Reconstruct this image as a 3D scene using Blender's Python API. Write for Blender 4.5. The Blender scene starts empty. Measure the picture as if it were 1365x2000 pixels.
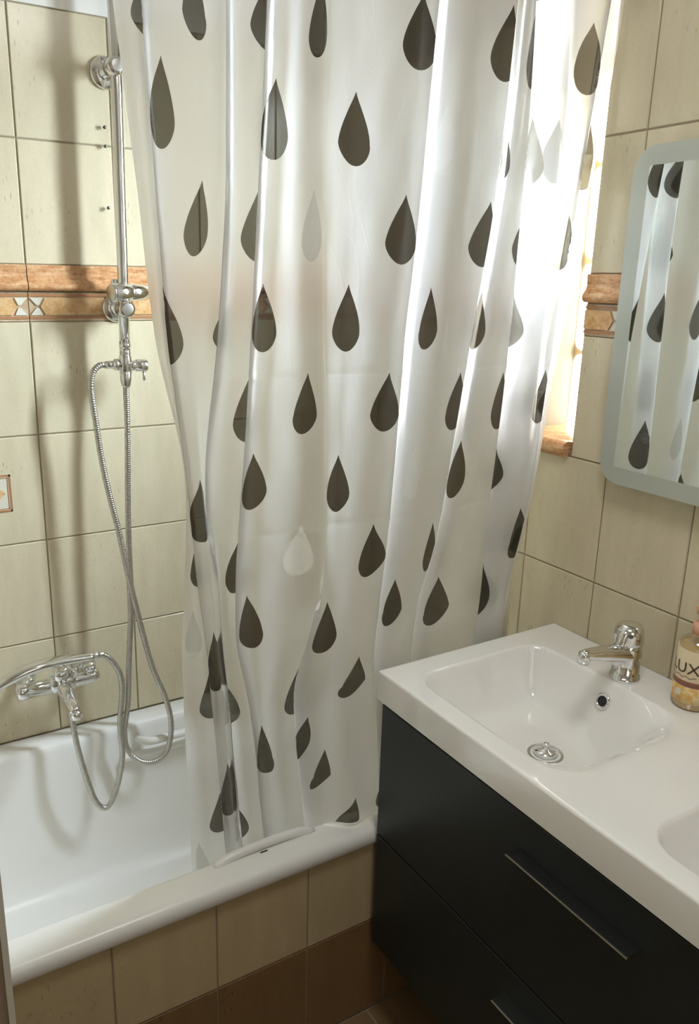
import bpy, bmesh, math, random
import numpy as np
from mathutils import Vector, Matrix
from mathutils.geometry import delaunay_2d_cdt

S = bpy.context.scene
COL = S.collection
random.seed(7)

# ------------------------------------------------------------------ camera
cam = bpy.data.cameras.new('camera')
cam.lens, cam.sensor_width, cam.sensor_fit = 28.2356, 36.0, 'AUTO'
cam.shift_x, cam.shift_y = 0.034451, -0.008762
cam.clip_start = 0.02
co = bpy.data.objects.new('camera', cam)
COL.objects.link(co)
right = Vector((0.863095, -0.50475, 0.017148))
up = Vector((0.122371, 0.241948, 0.962542))
back = Vector((-0.489992, -0.828667, 0.270591))
co.matrix_world = Matrix(((right.x, up.x, back.x, 0.0), (right.y, up.y, back.y, 0.0),
                          (right.z, up.z, back.z, 1.6), (0, 0, 0, 1)))
S.camera = co

# ------------------------------------------------------------------ light
WINDOW_STRENGTH = 7.5
w = bpy.data.worlds.new('world')
S.world = w
w.use_nodes = True
w.node_tree.nodes['Background'].inputs[0].default_value = (0.75, 0.85, 1.0, 1)
w.node_tree.nodes['Background'].inputs[1].default_value = 0.4


def area(name, loc, target, sx, sy, power, color):
    l = bpy.data.lights.new(name, 'AREA')
    l.shape, l.size, l.size_y, l.energy, l.color = 'RECTANGLE', sx, sy, power, color
    o = bpy.data.objects.new(name, l)
    COL.objects.link(o)
    o.location = loc
    o.rotation_euler = (Vector(target) - Vector(loc)).to_track_quat('-Z', 'Y').to_euler()
    return o


# daylight that comes in through the glass blocks of the narrow window
sky = area('window_daylight', (1.43, 1.2385, 1.72), (0.43, 1.68, 1.25), 0.15, 0.86, 18.5, (0.75, 0.885, 1.0))
sky.data.spread = math.radians(98)
# added soft fill from behind the camera; the wall there has no opening
area('rear_fill', (0.25, -0.88, 1.55), (0.55, 1.2, 1.25), 0.75, 1.5, 2.7, (1.0, 0.985, 0.96))
# added overhead fill to lift the room side, without any fitting
area('overhead_fill', (0.60, 0.48, 2.44), (0.60, 0.48, 0.0), 0.4, 0.4, 6.3, (0.97, 0.985, 1.0))

S.view_settings.view_transform = 'Standard'
S.view_settings.look = 'None'
S.view_settings.exposure = 0.45
S.view_settings.gamma = 1.0
S.view_settings.use_curve_mapping = False
S.cycles.max_bounces = 14
S.cycles.diffuse_bounces = 7
S.cycles.glossy_bounces = 6
S.cycles.transmission_bounces = 8
S.cycles.transparent_max_bounces = 24
S.cycles.sample_clamp_indirect = 8.0
S.cycles.use_denoising = True

# ------------------------------------------------------------------ materials


class NT:
    """Small wrapper round a node tree."""

    def __init__(self, name):
        self.m = bpy.data.materials.new(name)
        self.m.use_nodes = True
        self.t = self.m.node_tree
        self.t.nodes.clear()
        self.out = self.t.nodes.new('ShaderNodeOutputMaterial')

    def n(self, kind, **kw):
        nd = self.t.nodes.new(kind)
        for k, v in kw.items():
            if k in ('ins',):
                for a, b in v.items():
                    if isinstance(b, bpy.types.NodeSocket):
                        self.t.links.new(b, nd.inputs[a])
                    else:
                        nd.inputs[a].default_value = b
            else:
                setattr(nd, k, v)
        return nd

    def ramp(self, fac, stops):
        r = self.t.nodes.new('ShaderNodeValToRGB')
        e = r.color_ramp.elements
        while len(e) < len(stops):
            e.new(0.5)
        for k, (p, c) in enumerate(stops):
            e[k].position = p
            e[k].color = (*c, 1) if len(c) == 3 else c
        self.t.links.new(fac, r.inputs[0])
        return r.outputs[0]

    def mix(self, fac, a, b, mode='MIX'):
        x = self.t.nodes.new('ShaderNodeMix')
        x.data_type, x.blend_type = 'RGBA', mode
        for sock, v in ((x.inputs[0], fac), (x.inputs[6], a), (x.inputs[7], b)):
            if isinstance(v, bpy.types.NodeSocket):
                self.t.links.new(v, sock)
            else:
                sock.default_value = v if not isinstance(v, tuple) or len(v) == 4 else (*v, 1)
        return x.outputs[2]

    def math(self, op, a, b=0.0):
        x = self.t.nodes.new('ShaderNodeMath')
        x.operation = op
        for k, v in enumerate((a, b)):
            if isinstance(v, bpy.types.NodeSocket):
                self.t.links.new(v, x.inputs[k])
            else:
                x.inputs[k].default_value = v
        return x.outputs[0]

    def coords(self, scale, rnd=True):
        tc = self.n('ShaderNodeTexCoord')
        v = tc.outputs['Object']
        if rnd:
            oi = self.n('ShaderNodeObjectInfo')
            k = self.n('ShaderNodeVectorMath', operation='SCALE')
            self.t.links.new(oi.outputs['Random'], k.inputs['Scale'])
            k.inputs[0].default_value = (37.0, 53.0, 71.0)
            a = self.n('ShaderNodeVectorMath', operation='ADD')
            self.t.links.new(v, a.inputs[0])
            self.t.links.new(k.outputs[0], a.inputs[1])
            v = a.outputs[0]
        mp = self.n('ShaderNodeMapping')
        self.t.links.new(v, mp.inputs['Vector'])
        mp.inputs['Scale'].default_value = scale
        return mp.outputs[0]

    def noise(self, vec, scale, detail=4.0, rough=0.55):
        n = self.n('ShaderNodeTexNoise', ins={'Scale': scale, 'Detail': detail, 'Roughness': rough})
        self.t.links.new(vec, n.inputs['Vector'])
        return n.outputs['Fac']

    def bump(self, h, strength, dist=0.002):
        b = self.n('ShaderNodeBump', ins={'Strength': strength, 'Distance': dist, 'Height': h})
        return b.outputs[0]

    def pbr(self, **ins):
        p = self.n('ShaderNodeBsdfPrincipled')
        for k, v in ins.items():
            k = k.replace('_', ' ')
            if isinstance(v, bpy.types.NodeSocket):
                self.t.links.new(v, p.inputs[k])
            else:
                p.inputs[k].default_value = (*v, 1) if isinstance(v, tuple) and len(v) == 3 else v
        return p.outputs[0]

    def end(self, sh):
        self.t.links.new(sh, self.out.inputs[0])
        return self.m


def plain(name, col, rough=0.5, metal=0.0, **kw):
    t = NT(name)
    return t.end(t.pbr(Base_Color=col, Roughness=rough, Metallic=metal, **kw))


def stone(name, c_lo, c_hi, c_pit, rough, streak):
    """glazed travertine-look tile: streaks along the tile's height and small pits"""
    t = NT(name)
    v = t.coords(streak)
    base = t.ramp(t.noise(v, 9.0, 5.0), [(0.3, c_lo), (0.7, c_hi)])
    fine = t.noise(t.coords((1, 1, 1)), 160.0, 3.0)
    base = t.mix(0.25, base, t.ramp(fine, [(0.35, c_lo), (0.65, c_hi)]))
    pv = t.coords(tuple(120.0 if s > 1.5 else 34.0 for s in streak))
    vo = t.n('ShaderNodeTexVoronoi', ins={'Scale': 1.0, 'Randomness': 1.0})
    t.t.links.new(pv, vo.inputs['Vector'])
    area_ = t.ramp(t.noise(t.coords((1, 1, 1)), 7.0, 2.0), [(0.55, (0, 0, 0)), (0.68, (1, 1, 1))])
    pit = t.ramp(vo.outputs['Distance'], [(0.12, (1, 1, 1)), (0.26, (0, 0, 0))])
    pf = t.mix(1.0, area_, pit, 'MULTIPLY')
    col = t.mix(pf, base, c_pit)
    oi = t.n('ShaderNodeObjectInfo')
    col = t.mix(1.0, col, t.ramp(oi.outputs['Random'], [(0.0, (0.95, 0.95, 0.94)), (1.0, (1.03, 1.02, 1.0))]), 'MULTIPLY')
    nb = t.bump(pf, -0.25, 0.0006)
    return t.end(t.pbr(Base_Color=col, Roughness=rough, Normal=nb, Specular_IOR_Level=0.5))


M = {}
CR = ((0.57, 0.505, 0.355), (0.67, 0.60, 0.435), (0.42, 0.36, 0.25))
M['tile_y'] = stone('cream_tile', *CR, 0.22, (3.0, 3.0, 0.7))
M['tile_apron'] = stone('apron_tile', (0.48, 0.38, 0.23), (0.56, 0.455, 0.285), (0.34, 0.25, 0.14), 0.3, (3.0, 3.0, 0.7))
M['tile_floor'] = stone('brown_floor_tile', (0.20, 0.125, 0.06), (0.28, 0.18, 0.09), (0.12, 0.07, 0.03), 0.35, (3.0, 0.8, 3.0))
M['tile_brown'] = stone('brown_tile', (0.20, 0.115, 0.05), (0.26, 0.155, 0.07), (0.12, 0.07, 0.03), 0.3, (3.0, 3.0, 0.7))


def marble(name, lo, mid, hi, rough=0.25, streak=(2.0, 2.0, 14.0)):
    t = NT(name)
    a = t.noise(t.coords(streak), 9.0, 6.0, 0.65)
    b = t.noise(t.coords((1, 1, 1)), 120.0, 4.0, 0.7)
    f = t.math('ADD', t.math('MULTIPLY', a, 0.6), t.math('MULTIPLY', b, 0.4))
    col = t.ramp(f, [(0.36, lo), (0.5, mid), (0.62, hi)])
    return t.end(t.pbr(Base_Color=col, Roughness=rough, Normal=t.bump(f, 0.15, 0.001)))


M['orange'] = marble('orange_marble', (0.36, 0.155, 0.06), (0.57, 0.305, 0.14), (0.69, 0.46, 0.26))
M['plaque'] = marble('orange_plaque', (0.50, 0.23, 0.07), (0.62, 0.38, 0.17), (0.70, 0.50, 0.28), streak=(3, 3, 3))
M['strip'] = marble('tan_strip', (0.42, 0.29, 0.17), (0.52, 0.39, 0.25), (0.60, 0.48, 0.34), streak=(3, 3, 3))
M['rail'] = plain('terracotta_print', (0.40, 0.19, 0.08), 0.35)
M['pale_glaze'] = plain('pale_glaze', (0.66, 0.63, 0.52), 0.25)
M['grout'] = plain('grout', (0.30, 0.25, 0.17), 0.9)
M['paint'] = plain('white_paint', (0.80, 0.79, 0.75), 0.8)
M['plaster'] = plain('cream_plaster', (0.62, 0.56, 0.44), 0.7)
M['mortar'] = plain('block_mortar', (0.55, 0.40, 0.22), 0.9)
M['jamb'] = plain('brown_jamb_paint', (0.33, 0.25, 0.19), 0.5)
M['trim'] = plain('trim_plastic', (0.62, 0.60, 0.52), 0.4)
M['enamel'] = plain('white_enamel', (0.83, 0.82, 0.79), 0.30, Coat_Weight=0.12, Coat_Roughness=0.15)
M['ceramic'] = plain('white_ceramic', (0.88, 0.87, 0.84), 0.07, Coat_Weight=0.6, Coat_Roughness=0.03)
M['chrome'] = plain('chrome', (0.80, 0.80, 0.80), 0.09, 1.0)
M['chrome_soft'] = plain('brushed_chrome', (0.62, 0.62, 0.60), 0.28, 1.0)
M['hose'] = plain('hose_metal', (0.56, 0.54, 0.50), 0.32, 1.0)
M['dark'] = plain('dark_hole', (0.01, 0.011, 0.012), 0.6)
M['dark_steel'] = plain('dark_handle_steel', (0.16, 0.16, 0.155), 0.34, 1.0)
M['steel'] = plain('handle_steel', (0.45, 0.42, 0.37), 0.3, 1.0)
t = NT('black_cabinet')
g = t.noise(t.coords((1, 1, 1), False), 900.0, 2.0)
M['cabinet'] = t.end(t.pbr(Base_Color=(0.014, 0.019, 0.020), Roughness=0.40, Normal=t.bump(g, 0.08, 0.0004)))
M['mirror'] = plain('mirror_silver', (0.70, 0.73, 0.70), 0.012, 1.0)
M['frosted_border'] = plain('frosted_mirror_border', (0.50, 0.53, 0.47), 0.34, 0.45)
M['etch'] = plain('touch_etch', (0.17, 0.18, 0.17), 0.5)

t = NT('glass_block_daylight')   # backlit glass: the daylight of the window
e = t.n('ShaderNodeEmission', ins={'Color': (0.95, 0.985, 1.0, 1), 'Strength': WINDOW_STRENGTH})
gl = t.n('ShaderNodeBsdfGlossy', ins={'Color': (0.9, 0.95, 0.95, 1), 'Roughness': 0.15})
ad = t.n('ShaderNodeMixShader', ins={0: 0.04})
t.t.links.new(e.outputs[0], ad.inputs[1])
t.t.links.new(gl.outputs[0], ad.inputs[2])
M['glass_block'] = t.end(ad.outputs[0])

# frosted sheet of the curtain: light goes through it but is scattered
t = NT('frosted_sheet')
cr1 = t.noise(t.coords((1.0, 1.0, 0.6), False), 26.0, 3.0, 0.5)
cr2 = t.noise(t.coords((6.0, 6.0, 0.8), False), 6.0, 3.0, 0.5)
bp0 = t.bump(t.math('ADD', t.math('MULTIPLY', cr1, 0.5), cr2), 0.12, 0.005)
vo = t.n('ShaderNodeTexVoronoi', feature='DISTANCE_TO_EDGE', ins={'Scale': 4.5})
dv = t.n('ShaderNodeVectorMath', operation='ADD')
dn = t.n('ShaderNodeTexNoise', ins={'Scale': 5.0, 'Detail': 2.0})
t.t.links.new(t.coords((1.0, 1.0, 0.8), False), dv.inputs[0])
t.t.links.new(dn.outputs['Color'], dv.inputs[1])
t.t.links.new(dv.outputs[0], vo.inputs['Vector'])
crk = t.ramp(vo.outputs['Distance'], [(0.0, (1, 1, 1)), (0.05, (0, 0, 0))])
bb = t.n('ShaderNodeBump', ins={'Strength': 0.10, 'Distance': 0.0015, 'Height': crk, 'Normal': bp0})
bp = bb.outputs[0]
di = t.n('ShaderNodeBsdfDiffuse', ins={'Color': (0.88, 0.88, 0.87, 1), 'Normal': bp})
tr = t.n('ShaderNodeBsdfTranslucent', ins={'Color': (0.96, 0.96, 0.96, 1), 'Normal': bp})
rf = t.n('ShaderNodeBsdfRefraction', ins={'Color': (0.97, 0.97, 0.97, 1), 'Roughness': 0.62, 'IOR': 1.18})
ma = t.n('ShaderNodeMixShader', ins={0: 0.5})
t.t.links.new(tr.outputs[0], ma.inputs[1])
t.t.links.new(rf.outputs[0], ma.inputs[2])
mx = t.n('ShaderNodeMixShader', ins={0: 0.70})
t.t.links.new(di.outputs[0], mx.inputs[1])
t.t.links.new(ma.outputs[0], mx.inputs[2])
gl = t.n('ShaderNodeBsdfGlossy', ins={'Color': (1, 1, 1, 1), 'Roughness': 0.30, 'Normal': bp})
fr = t.n('ShaderNodeFresnel', ins={'IOR': 1.38, 'Normal': bp})
m2 = t.n('ShaderNodeMixShader', ins={0: fr.outputs[0]})
t.t.links.new(mx.outputs[0], m2.inputs[1])
t.t.links.new(gl.outputs[0], m2.inputs[2])
M['sheet'] = t.end(m2.outputs[0])


def film(name, see, see_col, glow_col, dif_col):
    """smoke-tinted clear film of a raindrop"""
    t = NT(name)
    tp = t.n('ShaderNodeBsdfTransparent', ins={'Color': (*see_col, 1)})
    tl = t.n('ShaderNodeBsdfTranslucent', ins={'Color': (*glow_col, 1)})
    df = t.n('ShaderNodeBsdfDiffuse', ins={'Color': (*dif_col, 1)})
    a = t.n('ShaderNodeAddShader')
    t.t.links.new(tl.outputs[0], a.inputs[0])
    t.t.links.new(df.outputs[0], a.inputs[1])
    m = t.n('ShaderNodeMixShader', ins={0: 1.0 - see})
    t.t.links.new(tp.outputs[0], m.inputs[1])
    t.t.links.new(a.outputs[0], m.inputs[2])
    gl = t.n('ShaderNodeBsdfGlossy', ins={'Color': (1, 1, 1, 1), 'Roughness': 0.3})
    fr = t.n('ShaderNodeFresnel', ins={'IOR': 1.33})
    m2 = t.n('ShaderNodeMixShader', ins={0: t.math('MULTIPLY', fr.outputs[0], 0.7)})
    t.t.links.new(m.outputs[0], m2.inputs[1])
    t.t.links.new(gl.outputs[0], m2.inputs[2])
    return t.end(m2.outputs[0])


M['drop_d'] = film('smoke_film', 0.75, (0.172, 0.162, 0.140), (0.15, 0.125, 0.09), (0.03, 0.03, 0.029))
M['drop_p'] = film('pale_film', 0.05, (0.7, 0.7, 0.68), (0.36, 0.36, 0.35), (0.42, 0.42, 0.41))
M['drop_w'] = film('white_film', 0.02, (0.9, 0.9, 0.88), (0.40, 0.40, 0.39), (0.58, 0.58, 0.57))

# ------------------------------------------------------------------ building helpers
ORG = {}


def link(o, parent=None, org=(0, 0, 0)):
    COL.objects.link(o)
    org = Vector(org)
    if parent is not None:
        o.parent = parent
        o.location = org - ORG[parent.name]
    else:
        o.location = org
    ORG[o.name] = org
    return o


def props(o, label=None, cat=None, group=None, kind=None):
    for k, v in (('label', label), ('category', cat), ('group', group), ('kind', kind)):
        if v:
            o[k] = v
    return o


def thing(name, org, label, cat, group=None):
    return props(link(bpy.data.objects.new(name, None), None, org), label, cat, group)


def obj(name, geo, mat, parent=None, smooth=True, org=None, kind=None, label=None, angle=None):
    """geo = (verts, faces) in world coordinates -> one mesh object"""
    v, f = geo
    if org is None:
        org = ORG[parent.name] if parent is not None else Vector((0, 0, 0))
    org = Vector(org)
    me = bpy.data.meshes.new(name)
    me.from_pydata([tuple(Vector(p) - org) for p in v], [], f)
    me.validate()
    if smooth:
        me.polygons.foreach_set('use_smooth', [True] * len(me.polygons))
        if angle:
            me.set_sharp_from_angle(angle=math.radians(angle))
    me.materials.append(mat)
    o = link(bpy.data.objects.new(name, me), parent, org)
    return props(o, label, None, None, kind)


def join(*gs):
    V, F = [], []
    for v, f in gs:
        n = len(V)
        V += [tuple(p) for p in v]
        F += [tuple(i + n for i in q) for q in f]
    return V, F


def box(x0, x1, y0, y1, z0, z1, b=0.0, seg=2):
    bm = bmesh.new()
    bmesh.ops.create_cube(bm, size=1.0)
    for q in bm.verts:
        q.co = Vector(((x0 + x1) / 2 + q.co.x * (x1 - x0), (y0 + y1) / 2 + q.co.y * (y1 - y0), (z0 + z1) / 2 + q.co.z * (z1 - z0)))
    if b > 0:
        bmesh.ops.bevel(bm, geom=bm.edges[:], offset=b, segments=seg, affect='EDGES', profile=0.5)
    bm.verts.index_update()
    g = ([q.co.copy() for q in bm.verts], [[k.index for k in f.verts] for f in bm.faces])
    bm.free()
    return g


def frame(d):
    d = Vector(d).normalized()
    a = Vector((0, 0, 1)) if abs(d.z) < 0.9 else Vector((1, 0, 0))
    u = d.cross(a).normalized()
    return d, u, u.cross(d).normalized()


def lathe(p, d, prof, seg=28, sx=1.0, sy=1.0):
    """prof: list of (distance along d, radius)"""
    d, u, v = frame(d)
    p = Vector(p)
    V, F = [], []
    for (h, r) in prof:
        for k in range(seg):
            a = 2 * math.pi * k / seg
            V.append(p + d * h + u * (r * sx * math.cos(a)) + v * (r * sy * math.sin(a)))
    for i in range(len(prof) - 1):
        for k in range(seg):
            a, b = i * seg + k, i * seg + (k + 1) % seg
            F.append((a, b, b + seg, a + seg))
    F.append(tuple(range(seg))[::-1])
    F.append(tuple((len(prof) - 1) * seg + k for k in range(seg)))
    return V, F


def smooth_path(pts, step):
    P = [Vector(q) for q in pts]
    P = [P[0] * 2 - P[1]] + P + [P[-1] * 2 - P[-2]]
    out = []
    for i in range(1, len(P) - 2):
        a, b, c, d = P[i - 1:i + 3]
        n = max(2, int((c - b).length / step))
        for k in range(n):
            t = k / n
            out.append(0.5 * ((2 * b) + (c - a) * t + (2 * a - 5 * b + 4 * c - d) * t * t + (3 * b - a - 3 * c + d) * t ** 3))
    out.append(P[-2])
    return out


def tube(pts, rad, seg=12, step=None, flat=1.0):
    """rad: number or function of (index, count)"""
    P = smooth_path(pts, step) if step else [Vector(q) for q in pts]
    n = len(P)
    T = [(P[min(i + 1, n - 1)] - P[max(i - 1, 0)]).normalized() for i in range(n)]
    _, u, v = frame(T[0])
    V, F = [], []
    for i in range(n):
        u = (u - T[i] * u.dot(T[i])).normalized()
        v = T[i].cross(u)
        r = rad(i, n) if callable(rad) else rad
        for k in range(seg):
            a = 2 * math.pi * k / seg
            V.append(P[i] + u * (r * math.cos(a)) + v * (r * flat * math.sin(a)))
    for i in range(n - 1):
        for k in range(seg):
            a, b = i * seg + k, i * seg + (k + 1) % seg
            F.append((a, b, b + seg, a + seg))
    F.append(tuple(range(seg))[::-1])
    F.append(tuple((n - 1) * seg + k for k in range(seg)))
    return V, F


def loft(loops, cap0=False, cap1=False):
    n = len(loops[0])
    V = [Vector(q) for l in loops for q in l]
    F = []
    for i in range(len(loops) - 1):
        for k in range(n):
            a, b = i * n + k, i * n + (k + 1) % n
            F.append((a, b, b + n, a + n))
    if cap0:
        F.append(tuple(range(n))[::-1])
    if cap1:
        F.append(tuple((len(loops) - 1) * n + k for k in range(n)))
    return V, F


def rrect(x0, x1, y0, y1, r, z, n=10):
    L = []
    for cx, cy, a0 in ((x1 - r, y1 - r, 0), (x0 + r, y1 - r, 90), (x0 + r, y0 + r, 180), (x1 - r, y0 + r, 270)):
        for k in range(n):
            a = math.radians(a0 + 90.0 * k / (n - 1))
            L.append((cx + r * math.cos(a), cy + r * math.sin(a), z))
    return L


def prism(poly, axis, a, b):
    """poly of 2-D points in the other two axes (in x,y,z order), extruded from a to b along axis"""
    def mk(p, h):
        q = list(p)
        q.insert(axis, h)
        return tuple(q)
    n = len(poly)
    V = [mk(p, a) for p in poly] + [mk(p, b) for p in poly]
    F = [(k, (k + 1) % n, n + (k + 1) % n, n + k) for k in range(n)] + [tuple(range(n))[::-1], tuple(range(n, 2 * n))]
    return V, F


TILES = {}


def tile(parent, axis, face, a0, a1, z0, z1, mat, sign=-1, thick=0.008, name='tile', gap=0.0015, jit=True):
    """one wall or floor tile; axis = the axis its face looks along, face = where its front lies.
    a0..a1 runs along the wall, z0..z1 upward (for a floor, a = x and z = y)"""
    wv, hv = round(a1 - a0 - 2 * gap, 4), round(z1 - z0 - 2 * gap, 4)
    if wv < 0.004 or hv < 0.004:
        return None
    key = (axis, sign, wv, hv, mat.name, thick)
    if key not in TILES:
        c = min(0.0016, wv * 0.2, hv * 0.2)
        V, F = [], []
        for d, ins in ((-thick, 0), (-c, 0), (0, c)):
            for (a, b) in ((-1, -1), (1, -1), (1, 1), (-1, 1)):
                p = [a * (wv / 2 - ins), b * (hv / 2 - ins)]
                p.insert(axis, 0.0)
                if axis == 2:
                    p = [p[0], p[1], 0.0]
                p[axis] = sign * d
                V.append(p)
        for i in range(2):
            for k in range(4):
                F.append((i * 4 + k, i * 4 + (k + 1) % 4, i * 4 + 4 + (k + 1) % 4, i * 4 + 4 + k))
        F.append((8, 9, 10, 11))
        F.append((3, 2, 1, 0))
        me = bpy.data.meshes.new('tile')
        me.from_pydata(V, [], F)
        bm = bmesh.new()
        bm.from_mesh(me)
        bmesh.ops.recalc_face_normals(bm, faces=bm.faces)
        bm.to_mesh(me)
        bm.free()
        me.materials.append(mat)
        TILES[key] = me
    o = bpy.data.objects.new(name, TILES[key])
    c = [(a0 + a1) / 2, (z0 + z1) / 2]
    c.insert(axis, face + (sign * random.uniform(-0.0003, 0.0003) if jit else 0.0))
    if axis == 2:
        c = [(a0 + a1) / 2, (z0 + z1) / 2, face]
    return link(o, parent, c)


# ------------------------------------------------------------------ the room
RX, BY, FZ = 1.314, 1.871, 0.0           # faces of the right wall, of the wall behind the bath, floor
TW, TH = 0.202, 0.252                    # tile pitch
CEIL = 2.5
Z_BB, Z_BT, Z_LI = 1.4955, 1.6155, 1.559  # decor band: bottom, top, foot of the moulding
WY0, WY1, WZ0, WZ1 = 1.16, 1.317, 1.2755, 2.3
XL, YF = -0.62, -0.95                    # left wall, wall behind the camera
RC = 0.0025                              # joint depth


def struct(name, geo, mat, smooth=False):
    return obj(name, geo, mat, None, smooth, (0, 0, 0), 'structure')


def slab(*a):
    return box(*a)


wall_back = struct('wall_back', slab(XL, 1.7, BY + RC, BY + 0.12, 0, CEIL), M['grout'])
wall_back_top = struct('trim_1', slab(XL, RX + 0.02, BY - 0.004, BY + RC, Z_BT + 2 * TH, CEIL), M['paint'])
g = RX + RC
wall_right = struct('wall_right', join(
    slab(g, g + 0.30, YF, WY0, 0, CEIL), slab(g, g + 0.30, WY1, BY + RC, 0, CEIL),
    slab(g, g + 0.30, WY0, WY1, 0, WZ0 - 0.02), slab(g, g + 0.30, WY0, WY1, WZ1, CEIL)), M['grout'])
wall_left = struct('wall_left', slab(XL - 0.1, XL, YF, BY, 0, CEIL), M['plaster'])
wall_front = struct('wall_front', slab(XL, 1.7, YF - 0.1, YF, 0, CEIL), M['plaster'])
ceiling = struct('ceiling', slab(XL - 0.1, 1.7, YF - 0.1, BY + 0.1, CEIL, CEIL + 0.1), M['paint'])
floor = struct('floor', slab(XL, RX + 0.02, YF, BY, -0.08, FZ - 0.002), M['grout'])
# slender jamb at the left edge of the picture, with its pale edge trim
struct('door_1', slab(0.030, 0.083, 0.863, 0.955, 0, CEIL), M['jamb'])
struct('trim_2', slab(0.083, 0.0905, 0.858, 0.960, 0, CEIL), M['trim'])

HROW = [Z_BB - (k + 1) * TH for k in range(4)]       # bottoms of the four courses below the band
rows = [(z, z + TH) for z in HROW] + [(Z_BT, Z_BT + TH), (Z_BT + TH, Z_BT + 2 * TH)]
PROF = [(0.0, 0.0), (0.0, 0.006), (-0.004, 0.0075), (-0.012, 0.006), (-0.022, 0.0055), (-0.030, 0.008), (-0.036, 0.0135),
        (-0.042, 0.0165), (-0.049, 0.0155), (-0.0535, 0.011), (-0.055, 0.004), (-0.055, 0.0)]


def band(wall, axis, face, a0, a1, full):
    """moulding and decor strip for one tile length; full = the whole tile length it is cut from"""
    def m(a, d, z):      # along, out of the wall, height
        return (a, face - d, z) if axis == 1 else (face - d, a, z)
    b0, b1 = a0 + 0.001, a1 - 0.001
    n = len(PROF)
    V = [m(b0, d, Z_BT + h) for h, d in PROF] + [m(b1, d, Z_BT + h) for h, d in PROF]
    F = [(k, k + 1, n + k + 1, n + k) for k in range(n - 1)] + [tuple(range(n)), tuple(range(n, 2 * n))[::-1]]
    obj('moulding_tile', (V, F), M['orange'], wall, True, m((a0 + a1) / 2, 0, Z_BT), angle=50)
    cz = (Z_LI + Z_BB) / 2

    def plate(poly, d, mat, name, par, bev=0.0):
        poly = [(min(max(a, b0), b1), z) for a, z in poly]
        if max(p[0] for p in poly) - min(p[0] for p in poly) < 0.004:
            return
        k = len(poly)
        V = [m(a, -0.003, z) for a, z in poly] + [m(a, d, z) for a, z in poly]
        F = [(i, (i + 1) % k, k + (i + 1) % k, k + i) for i in range(k)] + [tuple(range(k, 2 * k))]
        return obj(name, (V, F), mat, par, False, m((a0 + a1) / 2, 0, cz) if par is wall else None)
    st = plate([(b0, Z_BB + .001), (b1, Z_BB + .001), (b1, Z_LI - .001), (b0, Z_LI - .001)], 0.0, M['strip'], 'decor_tile', wall)
    for z in (Z_BB + 0.006, Z_LI - 0.010):
        plate([(b0, z), (b1, z), (b1, z + 0.005), (b0, z + 0.005)], 0.0022, M['rail'], 'rail_line', st)
    f0, f1 = full
    c = (f0 + f1) / 2
    zz0, zz1 = Z_BB + 0.014, Z_LI - 0.013
    zm = (zz0 + zz1) / 2
    q = 0.066
    plate([(c - q, zz0), (c + q, zz0), (c + q + 0.010, zm), (c + q, zz1), (c - q, zz1), (c - q - 0.010, zm)], 0.003, M['plaque'], 'plaque', st)
    for s in (-1, 1):
        e = c + s * 0.098
        t0 = c + s * 0.072
        for (za, zb) in ((zz0, zm - 0.003), (zz1, zm + 0.003)):
            plate([(e, za), (t0, za), (c + s * 0.079, zb), (c + s * 0.085, zb)], 0.0025, M['pale_glaze'], 'pale_inlay', st)


def window_cut(a0, a1, z0, z1):
    """pieces of a tile of the right wall that the window leaves"""
    if z1 <= WZ0 - 0.03 or a1 <= WY0 or a0 >= WY1 or z0 >= WZ1:
        return [(a0, a1)]
    out = []
    if a0 < WY0:
        out.append((a0, WY0))
    if a1 > WY1:
        out.append((WY1, a1))
    return out


# wall behind the bath
xs = [0.3735 + k * TW for k in range(-5, 6)]
for x in xs:
    a0, a1 = max(x, XL), min(x + TW, RX)
    if a1 - a0 < 0.01:
        continue
    for z0, z1 in rows:
        tl = tile(wall_back, 1, BY, a0, a1, z0, z1, M['tile_y'])
        if abs(x - 0.1715) < 0.01 and abs(z0 - 0.9915) < 0.01:
            medal_tile = tl
    band(wall_back, 1, BY, a0, a1, (x, x + TW))
# decor medallion, cut by the picture's left edge
mx, mz, mh = 0.2615, 1.115, 0.043
fr_ = lambda h, t: join(box(mx - h, mx + h, BY - .0012, BY + .001, mz + h - t, mz + h), box(mx - h, mx + h, BY - .0012, BY + .001, mz - h, mz - h + t),
                        box(mx - h, mx - h + t, BY - .0012, BY + .001, mz - h, mz + h), box(mx + h - t, mx + h, BY - .0012, BY + .001, mz - h, mz + h))
ORG[medal_tile.name] = Vector(medal_tile.location)
obj('medallion_ground', box(mx - mh, mx + mh, BY - .0006, BY + .001, mz - mh, mz + mh), M['pale_glaze'], medal_tile, False)
obj('medallion_frame', join(fr_(mh, .004), fr_(mh - .006, .002)), M['rail'], medal_tile, False)
star = [((0.030 if k % 2 == 0 else 0.021) * math.cos(k * math.pi / 4), (0.030 if k % 2 == 0 else 0.021) * math.sin(k * math.pi / 4)) for k in range(8)]
obj('medallion_star', prism([(mx + a, mz + b) for a, b in star], 1, BY - .0016, BY), M['plaque'], medal_tile, False)
obj('medallion_heart', prism([(mx + a * .55, mz + b * .55) for a, b in star], 1, BY - .002, BY), M['rail'], medal_tile, False)

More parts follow.
